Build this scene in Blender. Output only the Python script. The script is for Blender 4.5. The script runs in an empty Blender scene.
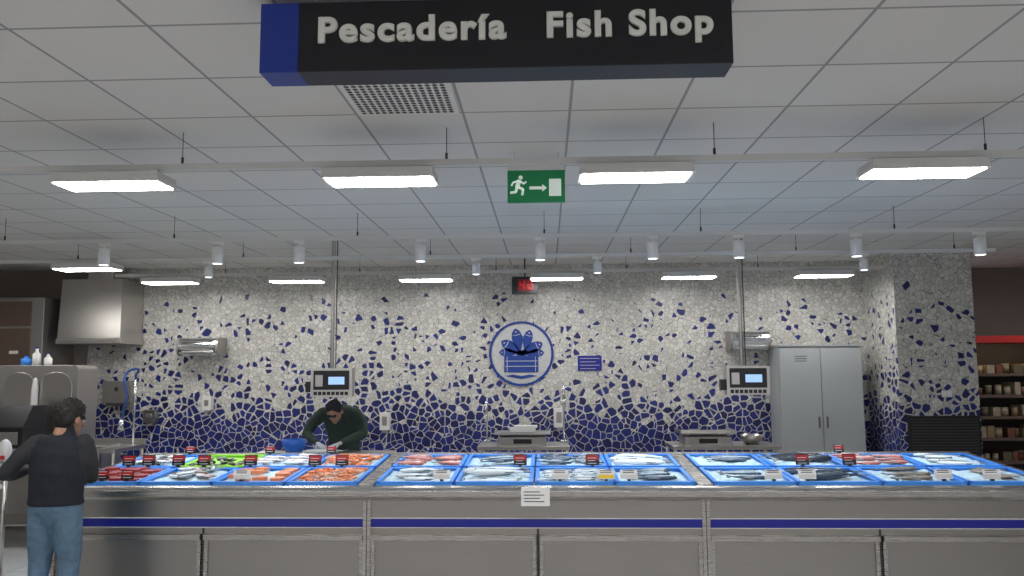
import bpy, bmesh, math, random
from mathutils import Vector, Matrix, Euler, noise as mnoise
random.seed(7)
scene = bpy.context.scene
COL = scene.collection
try:
    scene.view_settings.view_transform = 'Standard'
except Exception:
    pass
CEIL = 3.20
pi = math.pi

# ------------------------------------------------------------ materials
def nodes_of(name):
    m = bpy.data.materials.new(name); m.use_nodes = True
    nt = m.node_tree
    return m, nt, nt.nodes['Principled BSDF']
def N(nt, typ, **kw):
    n = nt.nodes.new(typ)
    for k, v in kw.items(): setattr(n, k, v)
    return n
def M_(nt, op, a, b=None, clamp=False):
    n = nt.nodes.new('ShaderNodeMath'); n.operation = op; n.use_clamp = clamp
    for i, x in enumerate((a, b)):
        if x is None: continue
        if isinstance(x, (int, float)): n.inputs[i].default_value = x
        else: nt.links.new(x, n.inputs[i])
    return n.outputs[0]
def MIX(nt, fac, a, b):
    n = nt.nodes.new('ShaderNodeMix'); n.data_type = 'RGBA'
    for idx, x in ((0, fac), (6, a), (7, b)):
        if isinstance(x, (int, float)): n.inputs[idx].default_value = x
        elif isinstance(x, tuple): n.inputs[idx].default_value = (*x[:3], 1)
        else: nt.links.new(x, n.inputs[idx])
    return n.outputs[2]
def mat(name, col, rough=.5, metal=0., var=.12, scale=20., bump=0., stretch=(1, 1, 1), emit=0., ecol=None, spec=None, trans=0., rvar=0.):
    m, nt, b = nodes_of(name)
    tc = N(nt, 'ShaderNodeTexCoord'); mp = N(nt, 'ShaderNodeMapping')
    mp.inputs['Scale'].default_value = stretch
    nt.links.new(tc.outputs['Object'], mp.inputs[0])
    nz = N(nt, 'ShaderNodeTexNoise'); nz.inputs['Scale'].default_value = scale; nz.inputs['Detail'].default_value = 4
    nt.links.new(mp.outputs[0], nz.inputs['Vector'])
    c0 = tuple(c * (1 - var) for c in col); c1 = tuple(min(1, c * (1 + var)) for c in col)
    out = MIX(nt, nz.outputs[0], c0, c1)
    nt.links.new(out, b.inputs['Base Color'])
    b.inputs['Roughness'].default_value = rough; b.inputs['Metallic'].default_value = metal
    if rvar:
        nt.links.new(M_(nt, 'ADD', M_(nt, 'MULTIPLY', nz.outputs[0], rvar), rough - rvar / 2), b.inputs['Roughness'])
    if trans: b.inputs['Transmission Weight'].default_value = trans
    if bump:
        bp = N(nt, 'ShaderNodeBump'); bp.inputs['Strength'].default_value = bump; bp.inputs['Distance'].default_value = .02
        nt.links.new(nz.outputs[0], bp.inputs['Height']); nt.links.new(bp.outputs[0], b.inputs['Normal'])
    if emit:
        b.inputs['Emission Color'].default_value = (*(ecol or col), 1); b.inputs['Emission Strength'].default_value = emit
    return m

STEEL = mat('brushed_steel', (.58, .56, .53), .30, 1.0, .10, 8, .01, (1, 6, 30), rvar=.12)
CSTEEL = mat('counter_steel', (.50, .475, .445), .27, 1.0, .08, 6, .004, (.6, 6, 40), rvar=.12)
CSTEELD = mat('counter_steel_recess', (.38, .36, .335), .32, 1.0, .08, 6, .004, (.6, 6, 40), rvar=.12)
STEELD = mat('steel_dark', (.40, .385, .37), .4, .8, .10, 8, .01, (1, 6, 30))
CHROME = mat('chrome', (.75, .78, .8), .15, 1, .05)
WHITEM = mat('white_metal', (.78, .78, .77), .45, 0, .04)
GREYM = mat('lamp_body_white', (.66, .66, .64), .5, 0, .04)
BLACK = mat('black_plastic', (.015, .015, .017), .35, 0, .1)
DARK = mat('dark_rubber', (.05, .05, .05), .6)
SIGNBLK = mat('sign_black', (.005, .006, .010), .35, 0, .1)
SIGNBLU = mat('sign_blue', (.008, .035, .30), .35, 0, .1)
LETTER = mat('letter_white', (.80, .80, .74), .5, 0, .03)
BLUE = mat('stripe_blue', (.01, .015, .26), .3, 0, .05)
LOGO = mat('logo_blue', (.010, .05, .30), .35, 0, .15)
LOGOL = mat('logo_pale', (.56, .58, .57), .4, 0, .2, 25)
CRATE = mat('crate_blue_plastic', (.05, .27, .80), .35, 0, .08)
CRATEG = mat('crate_green_plastic', (.35, .72, .06), .35, 0, .15)
ICE = mat('crushed_ice', (.64, .79, .93), .25, 0, .25, 45, .9)
CAB = mat('cabinet_grey', (.40, .43, .44), .45, 0, .04)
CABD = mat('cabinet_gap', (.10, .11, .12), .6)
RED = mat('red_plastic', (.5, .02, .02), .4)
REDD = mat('red_display_window', (.22, .01, .015), .3)
REDLED = mat('red_led', (.5, .01, .01), .4, emit=.35, ecol=(1, .03, .05))
GREEN = mat('exit_green', (.01, .22, .08), .4, 0, .03, emit=.06, ecol=(.01, .4, .12))
EXITW = mat('exit_white', (.8, .85, .8), .4, 0, .03, emit=.25, ecol=(.8, 1, .9))
LCD = mat('lcd_screen', (.3, .45, .7), .3, 0, .2, emit=.9, ecol=(.35, .55, .85))
DIFF = mat('lamp_diffuser', (1, 1, 1), .4, 0, 0, emit=31, ecol=(1, .97, .94))
SPOTE = mat('spot_lens', (1, 1, 1), .4, 0, 0, emit=3, ecol=(.85, .92, 1))
BROWN = mat('brown_panel', (.13, .085, .065), .45, 0, .15)
PAPER = mat('paper_white', (.85, .85, .84), .6, 0, .04)
YEL = mat('label_yellow', (.85, .6, .05), .6)
SKIN = mat('skin', (.42, .23, .15), .5, 0, .08)
HAIR = mat('hair_black', (.012, .010, .009), .45, 0, .4, 90, .5)
VEST = mat('vest_navy', (.011, .014, .025), .8, 0, .15, 12, .15)
SLEEVE = mat('sleeve_grey', (.028, .030, .035), .85, 0, .15, 14, .15)
JEANS = mat('jeans_denim', (.11, .19, .28), .85, 0, .35, 25, .4)
SHOE = mat('shoe_leather', (.03, .025, .02), .5)
JACK = mat('worker_jacket_green', (.03, .055, .045), .8, 0, .35, 25, .4)
APRON = mat('apron_dark', (.02, .03, .03), .7)
GLOVE = mat('glove_white', (.6, .65, .7), .5)
BOWL = mat('bowl_blue', (.02, .14, .6), .35)
HOSE = mat('hose_blue', (.04, .10, .35), .4)
EYE = mat('eye_white', (.8, .8, .8), .2)
FB = mat('fish_back_blue', (.05, .08, .12), .25, 0, .4, 60)
FS = mat('fish_side_silver', (.42, .48, .54), .22, .1, .35, 50)
FW = mat('fish_belly_white', (.82, .86, .88), .3, 0, .1)
FBR = mat('fish_back_brown', (.16, .12, .09), .35, 0, .4, 40)
FTAN = mat('fish_side_tan', (.34, .29, .23), .3, .0, .35, 40)
FRD = mat('fish_red', (.50, .13, .10), .3, 0, .35, 30)
FPK = mat('fish_pink', (.68, .38, .34), .3, 0, .25, 30)
FDK = mat('fish_black', (.03, .035, .045), .25, 0, .4, 40)
FIN = mat('fish_fin', (.2, .22, .24), .4)
SHR = mat('shrimp_orange', (.80, .20, .06), .35, 0, .35, 50)
SHR2 = mat('shrimp_pale', (.82, .38, .22), .35, 0, .3, 50)
MEAT = mat('tuna_red', (.35, .03, .035), .35, 0, .35, 35)
SALM = mat('salmon', (.80, .26, .11), .35, 0, .25, 30)
GOODS = [mat('goods_a', (.28, .20, .10), .5), mat('goods_b', (.36, .30, .22), .5), mat('goods_c', (.18, .06, .04), .5), mat('goods_d', (.13, .11, .07), .5)]
WOODSH = mat('shelf_dark', (.05, .04, .035), .5)
WALLB = mat('wall_brown_paint', (.20, .17, .15), .7, 0, .1, 3)
WALLG = mat('wall_grey_paint', (.45, .44, .43), .7, 0, .06, 3)

def mosaic():
    m, nt, b = nodes_of('trencadis_mosaic')
    L = nt.links.new
    tc = N(nt, 'ShaderNodeTexCoord')
    SA, SB = 17, 10.5
    vA = N(nt, 'ShaderNodeTexVoronoi', feature='F1'); vA.inputs['Scale'].default_value = SA
    eA = N(nt, 'ShaderNodeTexVoronoi', feature='DISTANCE_TO_EDGE'); eA.inputs['Scale'].default_value = SA
    vB = N(nt, 'ShaderNodeTexVoronoi', feature='F1'); vB.inputs['Scale'].default_value = SB
    eB = N(nt, 'ShaderNodeTexVoronoi', feature='DISTANCE_TO_EDGE'); eB.inputs['Scale'].default_value = SB
    for v in (vA, eA, vB, eB): L(tc.outputs['Object'], v.inputs['Vector'])
    sA = N(nt, 'ShaderNodeSeparateColor'); L(vA.outputs['Color'], sA.inputs[0])
    pale = MIX(nt, sA.outputs[0], (.52, .51, .47), (.70, .69, .64))
    gA = M_(nt, 'LESS_THAN', eA.outputs['Distance'], .035)
    pale = MIX(nt, gA, pale, (.27, .27, .265))
    sB = N(nt, 'ShaderNodeSeparateColor'); L(vB.outputs['Color'], sB.inputs[0])
    sp = N(nt, 'ShaderNodeSeparateXYZ'); L(vB.outputs['Position'], sp.inputs[0])
    t = M_(nt, 'DIVIDE', M_(nt, 'SUBTRACT', sp.outputs[2], 1.0), 2.0, True)
    cr = N(nt, 'ShaderNodeValToRGB'); L(t, cr.inputs[0])
    e = cr.color_ramp.elements
    e[0].position = 0; e[0].color = (1, 1, 1, 1)
    e[1].position = 1; e[1].color = (.0, .0, .0, 1)
    for p, v in ((.12, .94), (.16, .66), (.25, .50), (.40, .44), (.60, .42), (.76, .34), (.86, .12), (.92, 0)):
        k = e.new(p); k.color = (v, v, v, 1)
    isb = M_(nt, 'LESS_THAN', sB.outputs[0], cr.outputs[0])
    inset = M_(nt, 'ADD', M_(nt, 'MULTIPLY', M_(nt, 'MULTIPLY', t, 2.2, True), .12), .04)
    inset = M_(nt, 'ADD', inset, M_(nt, 'MULTIPLY', M_(nt, 'MULTIPLY', sB.outputs[2], .07), M_(nt, 'MULTIPLY', t, 3.0, True)))
    inner = M_(nt, 'GREATER_THAN', eB.outputs['Distance'], inset)
    isb = M_(nt, 'MULTIPLY', isb, inner)
    blue = MIX(nt, sB.outputs[1], (.007, .010, .08), (.018, .034, .24))
    colr = MIX(nt, isb, pale, blue)
    L(colr, b.inputs['Base Color'])
    b.inputs['Roughness'].default_value = .28
    bp = N(nt, 'ShaderNodeBump'); bp.inputs['Strength'].default_value = .25; bp.inputs['Distance'].default_value = .008
    L(M_(nt, 'MINIMUM', eA.outputs['Distance'], .1), bp.inputs['Height']); L(bp.outputs[0], b.inputs['Normal'])
    return m
MOSAIC = mosaic()

def grid_mat(name, px, py, ox, oy, w, tile, line, rough, bumpn=0.1):
    m, nt, b = nodes_of(name); L = nt.links.new
    tc = N(nt, 'ShaderNodeTexCoord'); sp = N(nt, 'ShaderNodeSeparateXYZ'); L(tc.outputs['Object'], sp.inputs[0])
    a = M_(nt, 'PINGPONG', M_(nt, 'SUBTRACT', sp.outputs[0], ox), px / 2)
    c = M_(nt, 'PINGPONG', M_(nt, 'SUBTRACT', sp.outputs[1], oy), py / 2)
    ln = M_(nt, 'LESS_THAN', M_(nt, 'MINIMUM', a, c), w)
    nz = N(nt, 'ShaderNodeTexNoise'); nz.inputs['Scale'].default_value = 90; L(tc.outputs['Object'], nz.inputs['Vector'])
    n2 = N(nt, 'ShaderNodeTexWhiteNoise'); n2.noise_dimensions = '2D'
    fx = M_(nt, 'FLOOR', M_(nt, 'DIVIDE', M_(nt, 'SUBTRACT', sp.outputs[0], ox), px))
    fy = M_(nt, 'FLOOR', M_(nt, 'DIVIDE', M_(nt, 'SUBTRACT', sp.outputs[1], oy), py))
    cb = N(nt, 'ShaderNodeCombineXYZ'); L(fx, cb.inputs[0]); L(fy, cb.inputs[1]); L(cb.outputs[0], n2.inputs['Vector'])
    t2 = MIX(nt, n2.outputs[0], tuple(x * .94 for x in tile), tile)
    t3 = MIX(nt, M_(nt, 'MULTIPLY', nz.outputs[0], .18), t2, tuple(x * .6 for x in tile))
    L(MIX(nt, ln, t3, line), b.inputs['Base Color']); b.inputs['Roughness'].default_value = rough
    bp = N(nt, 'ShaderNodeBump'); bp.inputs['Strength'].default_value = bumpn; bp.inputs['Distance'].default_value = .005
    L(M_(nt, 'MINIMUM', M_(nt, 'MINIMUM', a, c), .03), bp.inputs['Height']); L(bp.outputs[0], b.inputs['Normal'])
    return m
CEILM = grid_mat('ceiling_tiles', .6, .6, .15, 4.35, .008, (.80, .79, .77), (.36, .36, .37), .9, .05)
FLOORM = grid_mat('floor_tiles', .6, .6, 0, 0, .003, (.52, .52, .51), (.25, .25, .25), .25)

# ------------------------------------------------------------ mesh builder
class MB:
    def __init__(s): s.v = []; s.f = []; s.m = []; s.s = []
    def add(s, vs, fs, m=0, M=None, smooth=False):
        o = len(s.v)
        s.v += [(M @ Vector(v)) if M is not None else Vector(v) for v in vs]
        for i, f in enumerate(fs):
            s.f.append(tuple(o + k for k in f)); s.m.append(m[i] if isinstance(m, list) else m); s.s.append(smooth)
    def box(s, x0, x1, y0, y1, z0, z1, m=0, M=None):
        vs = [(x, y, z) for x in (x0, x1) for y in (y0, y1) for z in (z0, z1)]
        s.add(vs, [(0, 1, 3, 2), (4, 6, 7, 5), (0, 4, 5, 1), (2, 3, 7, 6), (0, 2, 6, 4), (1, 5, 7, 3)], m, M)
    def cbox(s, c, d, m=0, M=None):
        s.box(c[0] - d[0] / 2, c[0] + d[0] / 2, c[1] - d[1] / 2, c[1] + d[1] / 2, c[2] - d[2] / 2, c[2] + d[2] / 2, m, M)
    def prism(s, pts, a0, a1, axis='y', m=0, M=None):
        n = len(pts)
        def P(p, a):
            return {'x': (a, p[0], p[1]), 'y': (p[0], a, p[1]), 'z': (p[0], p[1], a)}[axis]
        vs = [P(p, a0) for p in pts] + [P(p, a1) for p in pts]
        fs = [tuple(range(n)), tuple(range(2 * n - 1, n - 1, -1))] + [(i, (i + 1) % n, n + (i + 1) % n, n + i) for i in range(n)]
        s.add(vs, fs, m, M)
    def loft(s, pts, rad, side=(1, 0, 0), n=14, m=0, M=None, cap=True, smooth=True):
        pts = [Vector(p) for p in pts]; rad = [(r, r) if isinstance(r, (int, float)) else r for r in rad]
        T = []
        for i in range(len(pts)):
            t = (pts[min(i + 1, len(pts) - 1)] - pts[max(i - 1, 0)])
            T.append(t.normalized() if t.length > 1e-9 else Vector((0, 0, 1)))
        if cap:
            k = min(rad[0]); P0 = []
            for c, f in ((.95, .25), (.75, .65)): P0.append((pts[0] - T[0] * k * c, (rad[0][0] * f, rad[0][1] * f), T[0]))
            k = min(rad[-1]); P1 = []
            for c, f in ((.75, .65), (.95, .25)): P1.append((pts[-1] + T[-1] * k * c, (rad[-1][0] * f, rad[-1][1] * f), T[-1]))
            seq = P0 + list(zip(pts, rad, T)) + P1
        else: seq = list(zip(pts, rad, T))
        side = Vector(side); vs = []
        for p, r, t in seq:
            sd = side - t * side.dot(t)
            if sd.length < 1e-3: sd = Vector((0, 1, 0)) - t * t.y
            sd.normalize(); nn = t.cross(sd)
            for k in range(n):
                a = 2 * pi * k / n
                vs.append(p + sd * (r[0] * math.cos(a)) + nn * (r[1] * math.sin(a)))
        R = len(seq); fs = []
        for i in range(R - 1):
            for k in range(n):
                fs.append((i * n + k, i * n + (k + 1) % n, (i + 1) * n + (k + 1) % n, (i + 1) * n + k))
        fs.append(tuple(range(n))); fs.append(tuple((R - 1) * n + k for k in range(n)))
        s.add(vs, fs, m, M, smooth)
    def cyl(s, p0, p1, r0, r1=None, n=20, m=0, M=None, smooth=True):
        s.loft([p0, p1], [r0, r0 if r1 is None else r1], n=n, m=m, M=M, cap=False, smooth=smooth)
    def ell(s, c, r, m=0, M=None, nu=16, nv=10):
        vs = []; c = Vector(c)
        for j in range(nv + 1):
            th = pi * (j + .02) / (nv + .04)
            for k in range(nu):
                a = 2 * pi * k / nu
                vs.append(c + Vector((r[0] * math.sin(th) * math.cos(a), r[1] * math.sin(th) * math.sin(a), r[2] * math.cos(th))))
        fs = [(j * nu + k, j * nu + (k + 1) % nu, (j + 1) * nu + (k + 1) % nu, (j + 1) * nu + k) for j in range(nv) for k in range(nu)]
        fs += [tuple(range(nu)), tuple(nv * nu + k for k in range(nu))]
        s.add(vs, fs, m, M, True)
    def tube(s, pts, r, n=8, m=0, M=None):
        s.loft(pts, [r] * len(pts), n=n, m=m, M=M, cap=False)
    def mesh(s, name, off=Vector((0, 0, 0))):
        me = bpy.data.meshes.new(name)
        me.from_pydata([tuple(v - off) for v in s.v], [], s.f)
        for p, mi, sm in zip(me.polygons, s.m, s.s): p.material_index = mi; p.use_smooth = sm
        bm = bmesh.new(); bm.from_mesh(me); bmesh.ops.recalc_face_normals(bm, faces=bm.faces); bm.to_mesh(me); bm.free()
        return me
    def obj(s, name, mats, parent=None, bevel=0, origin=None, world0=False):
        xs = [v.x for v in s.v]; ys = [v.y for v in s.v]; zs = [v.z for v in s.v]
        off = Vector((0, 0, 0)) if world0 else (Vector(origin) if origin else Vector(((min(xs) + max(xs)) / 2, (min(ys) + max(ys)) / 2, min(zs))))
        me = s.mesh(name, off)
        for m in mats: me.materials.append(m)
        o = bpy.data.objects.new(name, me); COL.objects.link(o)
        if parent:
            o.parent = parent; o.location = off - parent.location
        else: o.location = off
        if bevel:
            b = o.modifiers.new('bevel', 'BEVEL'); b.width = bevel; b.segments = 2; b.limit_method = 'ANGLE'; b.angle_limit = .7
        return o
def empty(name, loc):
    e = bpy.data.objects.new(name, None); e.location = loc; e.empty_display_size = .1; COL.objects.link(e); return e

# ------------------------------------------------------------ room shell
b = MB(); b.box(-8.6, 9.1, -3.2, 12.0, -.1, 0); b.obj('floor', [FLOORM], world0=True)
b = MB(); b.box(-8.6, 9.1, -3.2, 12.0, CEIL, CEIL + .1); b.obj('ceiling', [CEILM], world0=True)
b = MB(); b.box(-6.3, 4.23, 10.8, 10.95, 0, CEIL); b.obj('wall_back', [MOSAIC], world0=True)
b = MB(); b.box(4.23, 5.16, 9.84, 10.95, 0, CEIL); b.obj('wall_pillar', [MOSAIC], world0=True)
b = MB(); b.box(-8.6, -6.3, 10.8, 10.95, 0, CEIL); b.obj('wall_back_left', [WALLB], world0=True)
b = MB(); b.box(5.16, 9.1, 11.7, 11.85, 0, CEIL); b.obj('wall_back_right', [WALLB], world0=True)
b = MB(); b.box(-8.6, -8.5, -3.2, 10.8, 0, CEIL); b.obj('wall_left', [WALLG], world0=True)
b = MB(); b.box(9.0, 9.1, -3.2, 11.7, 0, CEIL); b.obj('wall_right', [WALLG], world0=True)
b = MB(); b.box(-6.3, 4.23, 10.77, 10.8, 0, .12); b.obj('baseboard_back', [STEELD])

# ceiling vent (perforated tile)
b = MB()
vx0, vx1, vy0, vy1 = -1.05, -.45, 3.75, 4.35
b.box(vx0 + .015, vx1 - .015, vy0 + .015, vy1 - .015, CEIL - .012, CEIL - .002, 0)
for i in range(14):
    for j in range(14):
        x = vx0 + .056 + i * .0375; y = vy0 + .056 + j * .0375
        b.cyl((x, y, CEIL - .0135), (x, y, CEIL - .0118), .0135, n=8, m=1)
b.obj('ceiling_vent', [WHITEM, BLACK])

# ------------------------------------------------------------ pendants, tracks, spots
def pendant(x, y, z=2.885, w=.66, d=.25, wire=False):
    b = MB()
    pts = [(-w / 2 + .008, .06), (w / 2 - .008, .06), (w / 2, 0), (-w / 2, 0)]
    M = Matrix.Translation((x, y, z))
    b.prism(pts, -d / 2, d / 2, 'y', 0, M)
    b.box(-w / 2 + .02, w / 2 - .02, -d / 2 + .015, d / 2 - .015, -.006, .002, 1, M)
    b.box(-.12, .12, -.02, .02, .06, .08, 0, M)
    if wire: b.tube([(x, y, z + .06), (x, y, CEIL)], .0025, 6, 0)
    return b.obj('pendant_light', [GREYM, DIFF])
for x in (-2.60, -.97, .535, 2.195): pendant(x, 4.65)
for x in (-4.70, -3.09, -1.47, .147, 1.76, 3.38): pendant(x, 9.8)
pendant(-4.86, 8.25, 2.86); pendant(-6.5, 8.25, 2.86, wire=True)
pendant(-4.25, 4.65); pendant(3.85, 4.65); pendant(6.6, 9.8, wire=True)
for y in (1.3, -1.9):
    for x in (-4.2, -2.6, -.97, .6, 2.2, 3.8): pendant(x, y, wire=True)
def track(y, x0, x1, z, wires, r=.02):
    b = MB(); b.box(x0, x1, y - r, y + r, z - .018, z + .018, 0)
    for wx in wires:
        b.tube([(wx, y, z), (wx, y, CEIL)], .0025, 6, 1); b.cyl((wx, y, z + .01), (wx, y, z + .06), .008, m=1, n=8)
    return b.obj('lighting_track', [GREYM, DARK])
track(4.62, -5.5, 5.5, 2.985, (-3.75, -2.17, -.575, 1.0, 2.55, 4.1))
track(7.13, -6.2, 6.2, 2.97, (-5, -3.4, -1.7, 0, 1.4, 3.1, 4.7))
track(8.3, -6.2, 4.6, 2.96, (-5, -3.2, -1.2, .9, 2.6, 4.2))
track(9.8, -5.4, 4.1, 2.985, (-4, -2.3, -.6, 1.0, 2.6))
def spot(x, y, ztrack, power, h=.15, r=.05):
    b = MB(); zt = ztrack - .02
    b.cbox((x, y, zt - .01), (.10, .035, .03), 0)
    b.cyl((x, y, zt - .02), (x, y, zt - .05), .012, m=0, n=10)
    b.loft([(x, y, zt - .05), (x, y, zt - .055), (x, y, zt - .05 - h)], [r * .85, r, r], n=20, m=0, cap=False)
    b.cyl((x, y, zt - .051 - h), (x, y, zt - .053 - h), r * .8, m=1, n=20)
    o = b.obj('spot_light_fixture', [WHITEM, SPOTE])
    if power:
        ld = bpy.data.lights.new('spot_lamp', 'SPOT'); ld.energy = power; ld.color = (.66, .84, 1)
        ld.spot_size = math.radians(80); ld.spot_blend = .7; ld.shadow_soft_size = .05
        lo = bpy.data.objects.new('spot_lamp', ld); COL.objects.link(lo); lo.parent = o
        lo.location = Vector((x, y, zt - .06 - h)) - o.location
        lo.rotation_euler = (math.radians(-8), 0, 0)
    return o
for x in (-4.05, -2.99, -2.235, -1.12, -.04, .967, 1.73, 2.76, 3.83): spot(x, 7.13, 2.97, 100)
for x in (-3.57, -.72, .55, 3.28): spot(x, 8.3, 2.96, 14, .12, .042)

# ------------------------------------------------------------ hanging shop sign
sb = MB()
sx0, sx1, sy, sz0, sz1 = -1.086, .715, 2.92, 2.895, 3.172
sb.box(sx0 + .15, sx1, sy, sy + .15, sz0, sz1, 0)
sb.box(sx0, sx0 + .15, sy, sy + .15, sz0, sz1, 1)
for x in (-.8, .4): sb.cyl((x, sy + .075, sz1), (x, sy + .075, CEIL), .012, m=2, n=10)
sign = sb.obj('shop_sign', [SIGNBLK, SIGNBLU, WHITEM], bevel=.003)
def text(body, x0, x1, y, z, caph, parent, name):
    cu = bpy.data.curves.new(name, 'FONT'); cu.body = body; cu.size = caph / .73; cu.extrude = .004; cu.offset = 0
    cu.bevel_depth = .0055; cu.bevel_resolution = 3; cu.space_character = 1.15
    o = bpy.data.objects.new(name, cu); COL.objects.link(o); cu.materials.append(LETTER)
    bpy.context.view_layer.update()
    xs = [c[0] for c in o.bound_box]; w = max(xs) - min(xs)
    o.parent = parent; sx = (x1 - x0) / w
    o.scale = (sx, 1, 1); o.rotation_euler = (pi / 2, 0, 0)
    o.location = Vector((x0 - min(xs) * sx, y, z)) - parent.location
    return o
text('Pescadería', -.858, -.135, sy - .004, 3.012, .098, sign, 'lettering_left')
text('Fish Shop', .017, .643, sy - .004, 3.012, .098, sign, 'lettering_right')

# ------------------------------------------------------------ exit sign
eb = MB(); ex, ey, ez = -.05, 5.2, 2.865
eb.box(ex - .19, ex + .19, ey, ey + .03, ez, ez + .235, 0)
eb.box(ex - .19, ex + .19, ey - .004, ey + .034, ez + .215, ez + .26, 2)
eb.box(ex + .085, ex + .165, ey - .003, ey, ez + .04, ez + .155, 1)
eb.prism([(ex - .045, ez + .085), (ex + .04, ez + .085), (ex + .04, ez + .07), (ex + .07, ez + .095), (ex + .04, ez + .12), (ex + .04, ez + .105), (ex - .045, ez + .105)], ey - .003, ey, 'y', 1)
fx, fz = ex - .115, ez + .105
def limb(p, q, w):
    p = Vector((p[0], p[1])); q = Vector((q[0], q[1])); d = (q - p).normalized(); n = Vector((-d.y, d.x)) * w
    eb.prism([tuple(p + n), tuple(q + n), tuple(q - n), tuple(p - n)], ey - .003, ey, 'y', 1)
eb.prism([(fx + .012 + .014 * math.cos(a * pi / 6), fz + .062 + .014 * math.sin(a * pi / 6)) for a in range(12)], ey - .003, ey, 'y', 1)
limb((fx + .004, fz + .045), (fx - .012, fz - .005), .014)
limb((fx - .01, fz), (fx + .028, fz - .018), .009); limb((fx + .028, fz - .014), (fx + .022, fz - .058), .008)
limb((fx - .012, fz), (fx - .02, fz - .035), .009); limb((fx - .016, fz - .035), (fx - .058, fz - .04), .008)
limb((fx + .006, fz + .04), (fx + .034, fz + .018), .006); limb((fx + .032, fz + .02), (fx + .05, fz + .034), .006)
limb((fx, fz + .04), (fx - .034, fz + .03), .006); limb((fx - .034, fz + .034), (fx - .05, fz + .006), .006)
for x in (-.15, .15): eb.tube([(ex + x, ey + .015, ez + .25), (ex + x, ey + .015, CEIL)], .004, 6, 2)
eb.obj('exit_sign', [GREEN, EXITW, WHITEM])

# ------------------------------------------------------------ queue display
qb = MB(); qb.box(-.42, -.09, 10.15, 10.25, 2.74, 2.96, 0)
qb.box(-.34, -.14, 10.145, 10.15, 2.78, 2.93, 2)
def seg7(x, z, digit):
    segs = {'a': ((0, .09), (.05, .09)), 'b': ((.05, .09), (.05, .045)), 'c': ((.05, .045), (.05, 0)), 'd': ((0, 0), (.05, 0)), 'e': ((0, 0), (0, .045)), 'f': ((0, .045), (0, .09)), 'g': ((0, .045), (.05, .045))}
    on = {'4': 'bcfg', '7': 'abc', '2': 'abged'}[digit]
    for k in on:
        (x0, z0), (x1, z1) = segs[k]
        qb.box(x + min(x0, x1) - .005, x + max(x0, x1) + .005, 10.14, 10.145, z + min(z0, z1) - .005, z + max(z0, z1) + .005, 1)
seg7(-.315, 2.81, '4'); seg7(-.215, 2.81, '2')
qb.tube([(-.255, 10.2, 2.95), (-.255, 10.2, CEIL)], .01, 8, 0)
qb.obj('queue_number_display', [BLACK, REDLED, REDD], bevel=.002)

# ------------------------------------------------------------ wall emblem
lb = MB(); cx, cz, yw = -.326, 1.995, 10.8
R0, R1 = .435, .405
n = 64; vs = []; fs = []
for k in range(n):
    a = 2 * pi * k / n
    for r, y in ((R0, yw), (R0, yw - .02), (R1, yw - .02), (R1, yw)):
        vs.append((cx + r * math.cos(a), y, cz + r * math.sin(a)))
for k in range(n):
    q = (k + 1) % n
    for j in range(4): fs.append((4 * k + j, 4 * k + (j + 1) % 4, 4 * q + (j + 1) % 4, 4 * q + j))
lb.add(vs, fs, 0)
lb.prism([(cx + .40 * math.cos(2 * pi * k / 40), cz + .40 * math.sin(2 * pi * k / 40)) for k in range(40)], yw - .006, yw, 'y', 1)
# box of fish: slatted crate, four whole fish lying across its top
lb.prism([(cx - .23, cz - .03), (cx + .23, cz - .03), (cx + .23, cz - .25), (cx - .23, cz - .25)], yw - .016, yw - .006, 'y', 0)
for i in range(2): lb.box(cx - .215, cx + .215, yw - .018, yw - .016, cz - .105 - i * .07, cz - .095 - i * .07, 1)
for i in (-1, 1): lb.box(cx + i * .19 - .004, cx + i * .19 + .004, yw - .018, yw - .016, cz - .24, cz - .04, 1)
def flatfish(x, z, ang, L):
    P = [(0, .0), (.06, .08), (.15, .15), (.32, .19), (.48, .18), (.6, .13), (.8, .05), (1, .18), (.93, 0), (1, -.18), (.8, -.05), (.6, -.13), (.48, -.18), (.32, -.19), (.15, -.15), (.06, -.08)]
    c, s_ = math.cos(ang), math.sin(ang)
    lb.prism([(x + (c * p[0] - s_ * p[1]) * L, z + (s_ * p[0] + c * p[1]) * L) for p in P], yw - .014, yw - .006, 'y', 0)
    ex_, ez_ = x + c * .13 * L, z + s_ * .13 * L
    lb.box(ex_ - .009, ex_ + .009, yw - .016, yw - .014, ez_ - .009, ez_ + .009, 1)
    g = [(.22, .13), (.245, .13), (.26, 0), (.245, -.13), (.22, -.13), (.235, 0)]
    lb.prism([(x + (c * p[0] - s_ * p[1]) * L, z + (s_ * p[0] + c * p[1]) * L) for p in g], yw - .016, yw - .014, 'y', 1)
flatfish(cx - .27, cz + .17, -.55, .38); flatfish(cx + .29, cz + .14, pi + .45, .36)
flatfish(cx - .08, cz + .34, -pi / 2 + .2, .38); flatfish(cx + .12, cz + .32, -pi / 2 - .25, .34)
flatfish(cx - .30, cz + .02, -.05, .3); flatfish(cx + .31, cz + .01, pi + .05, .3)
lb.prism([(cx - .22, cz - .30), (cx - .11, cz - .28), (cx, cz - .30), (cx + .11, cz - .28), (cx + .22, cz - .30), (cx + .11, cz - .32), (cx, cz - .34), (cx - .11, cz - .32)], yw - .014, yw - .006, 'y', 0)
lb.obj('fish_market_emblem', [LOGO, LOGOL])
pb = MB(); pb.box(.43, .75, 10.785, 10.8, 1.76, 1.96, 0)
for i in range(4): pb.box(.46, .72 - .05 * (i % 2), 10.782, 10.785, 1.92 - i * .045, 1.927 - i * .045, 1)
pb.obj('wall_text_plaque', [BLUE, LOGOL])

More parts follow.
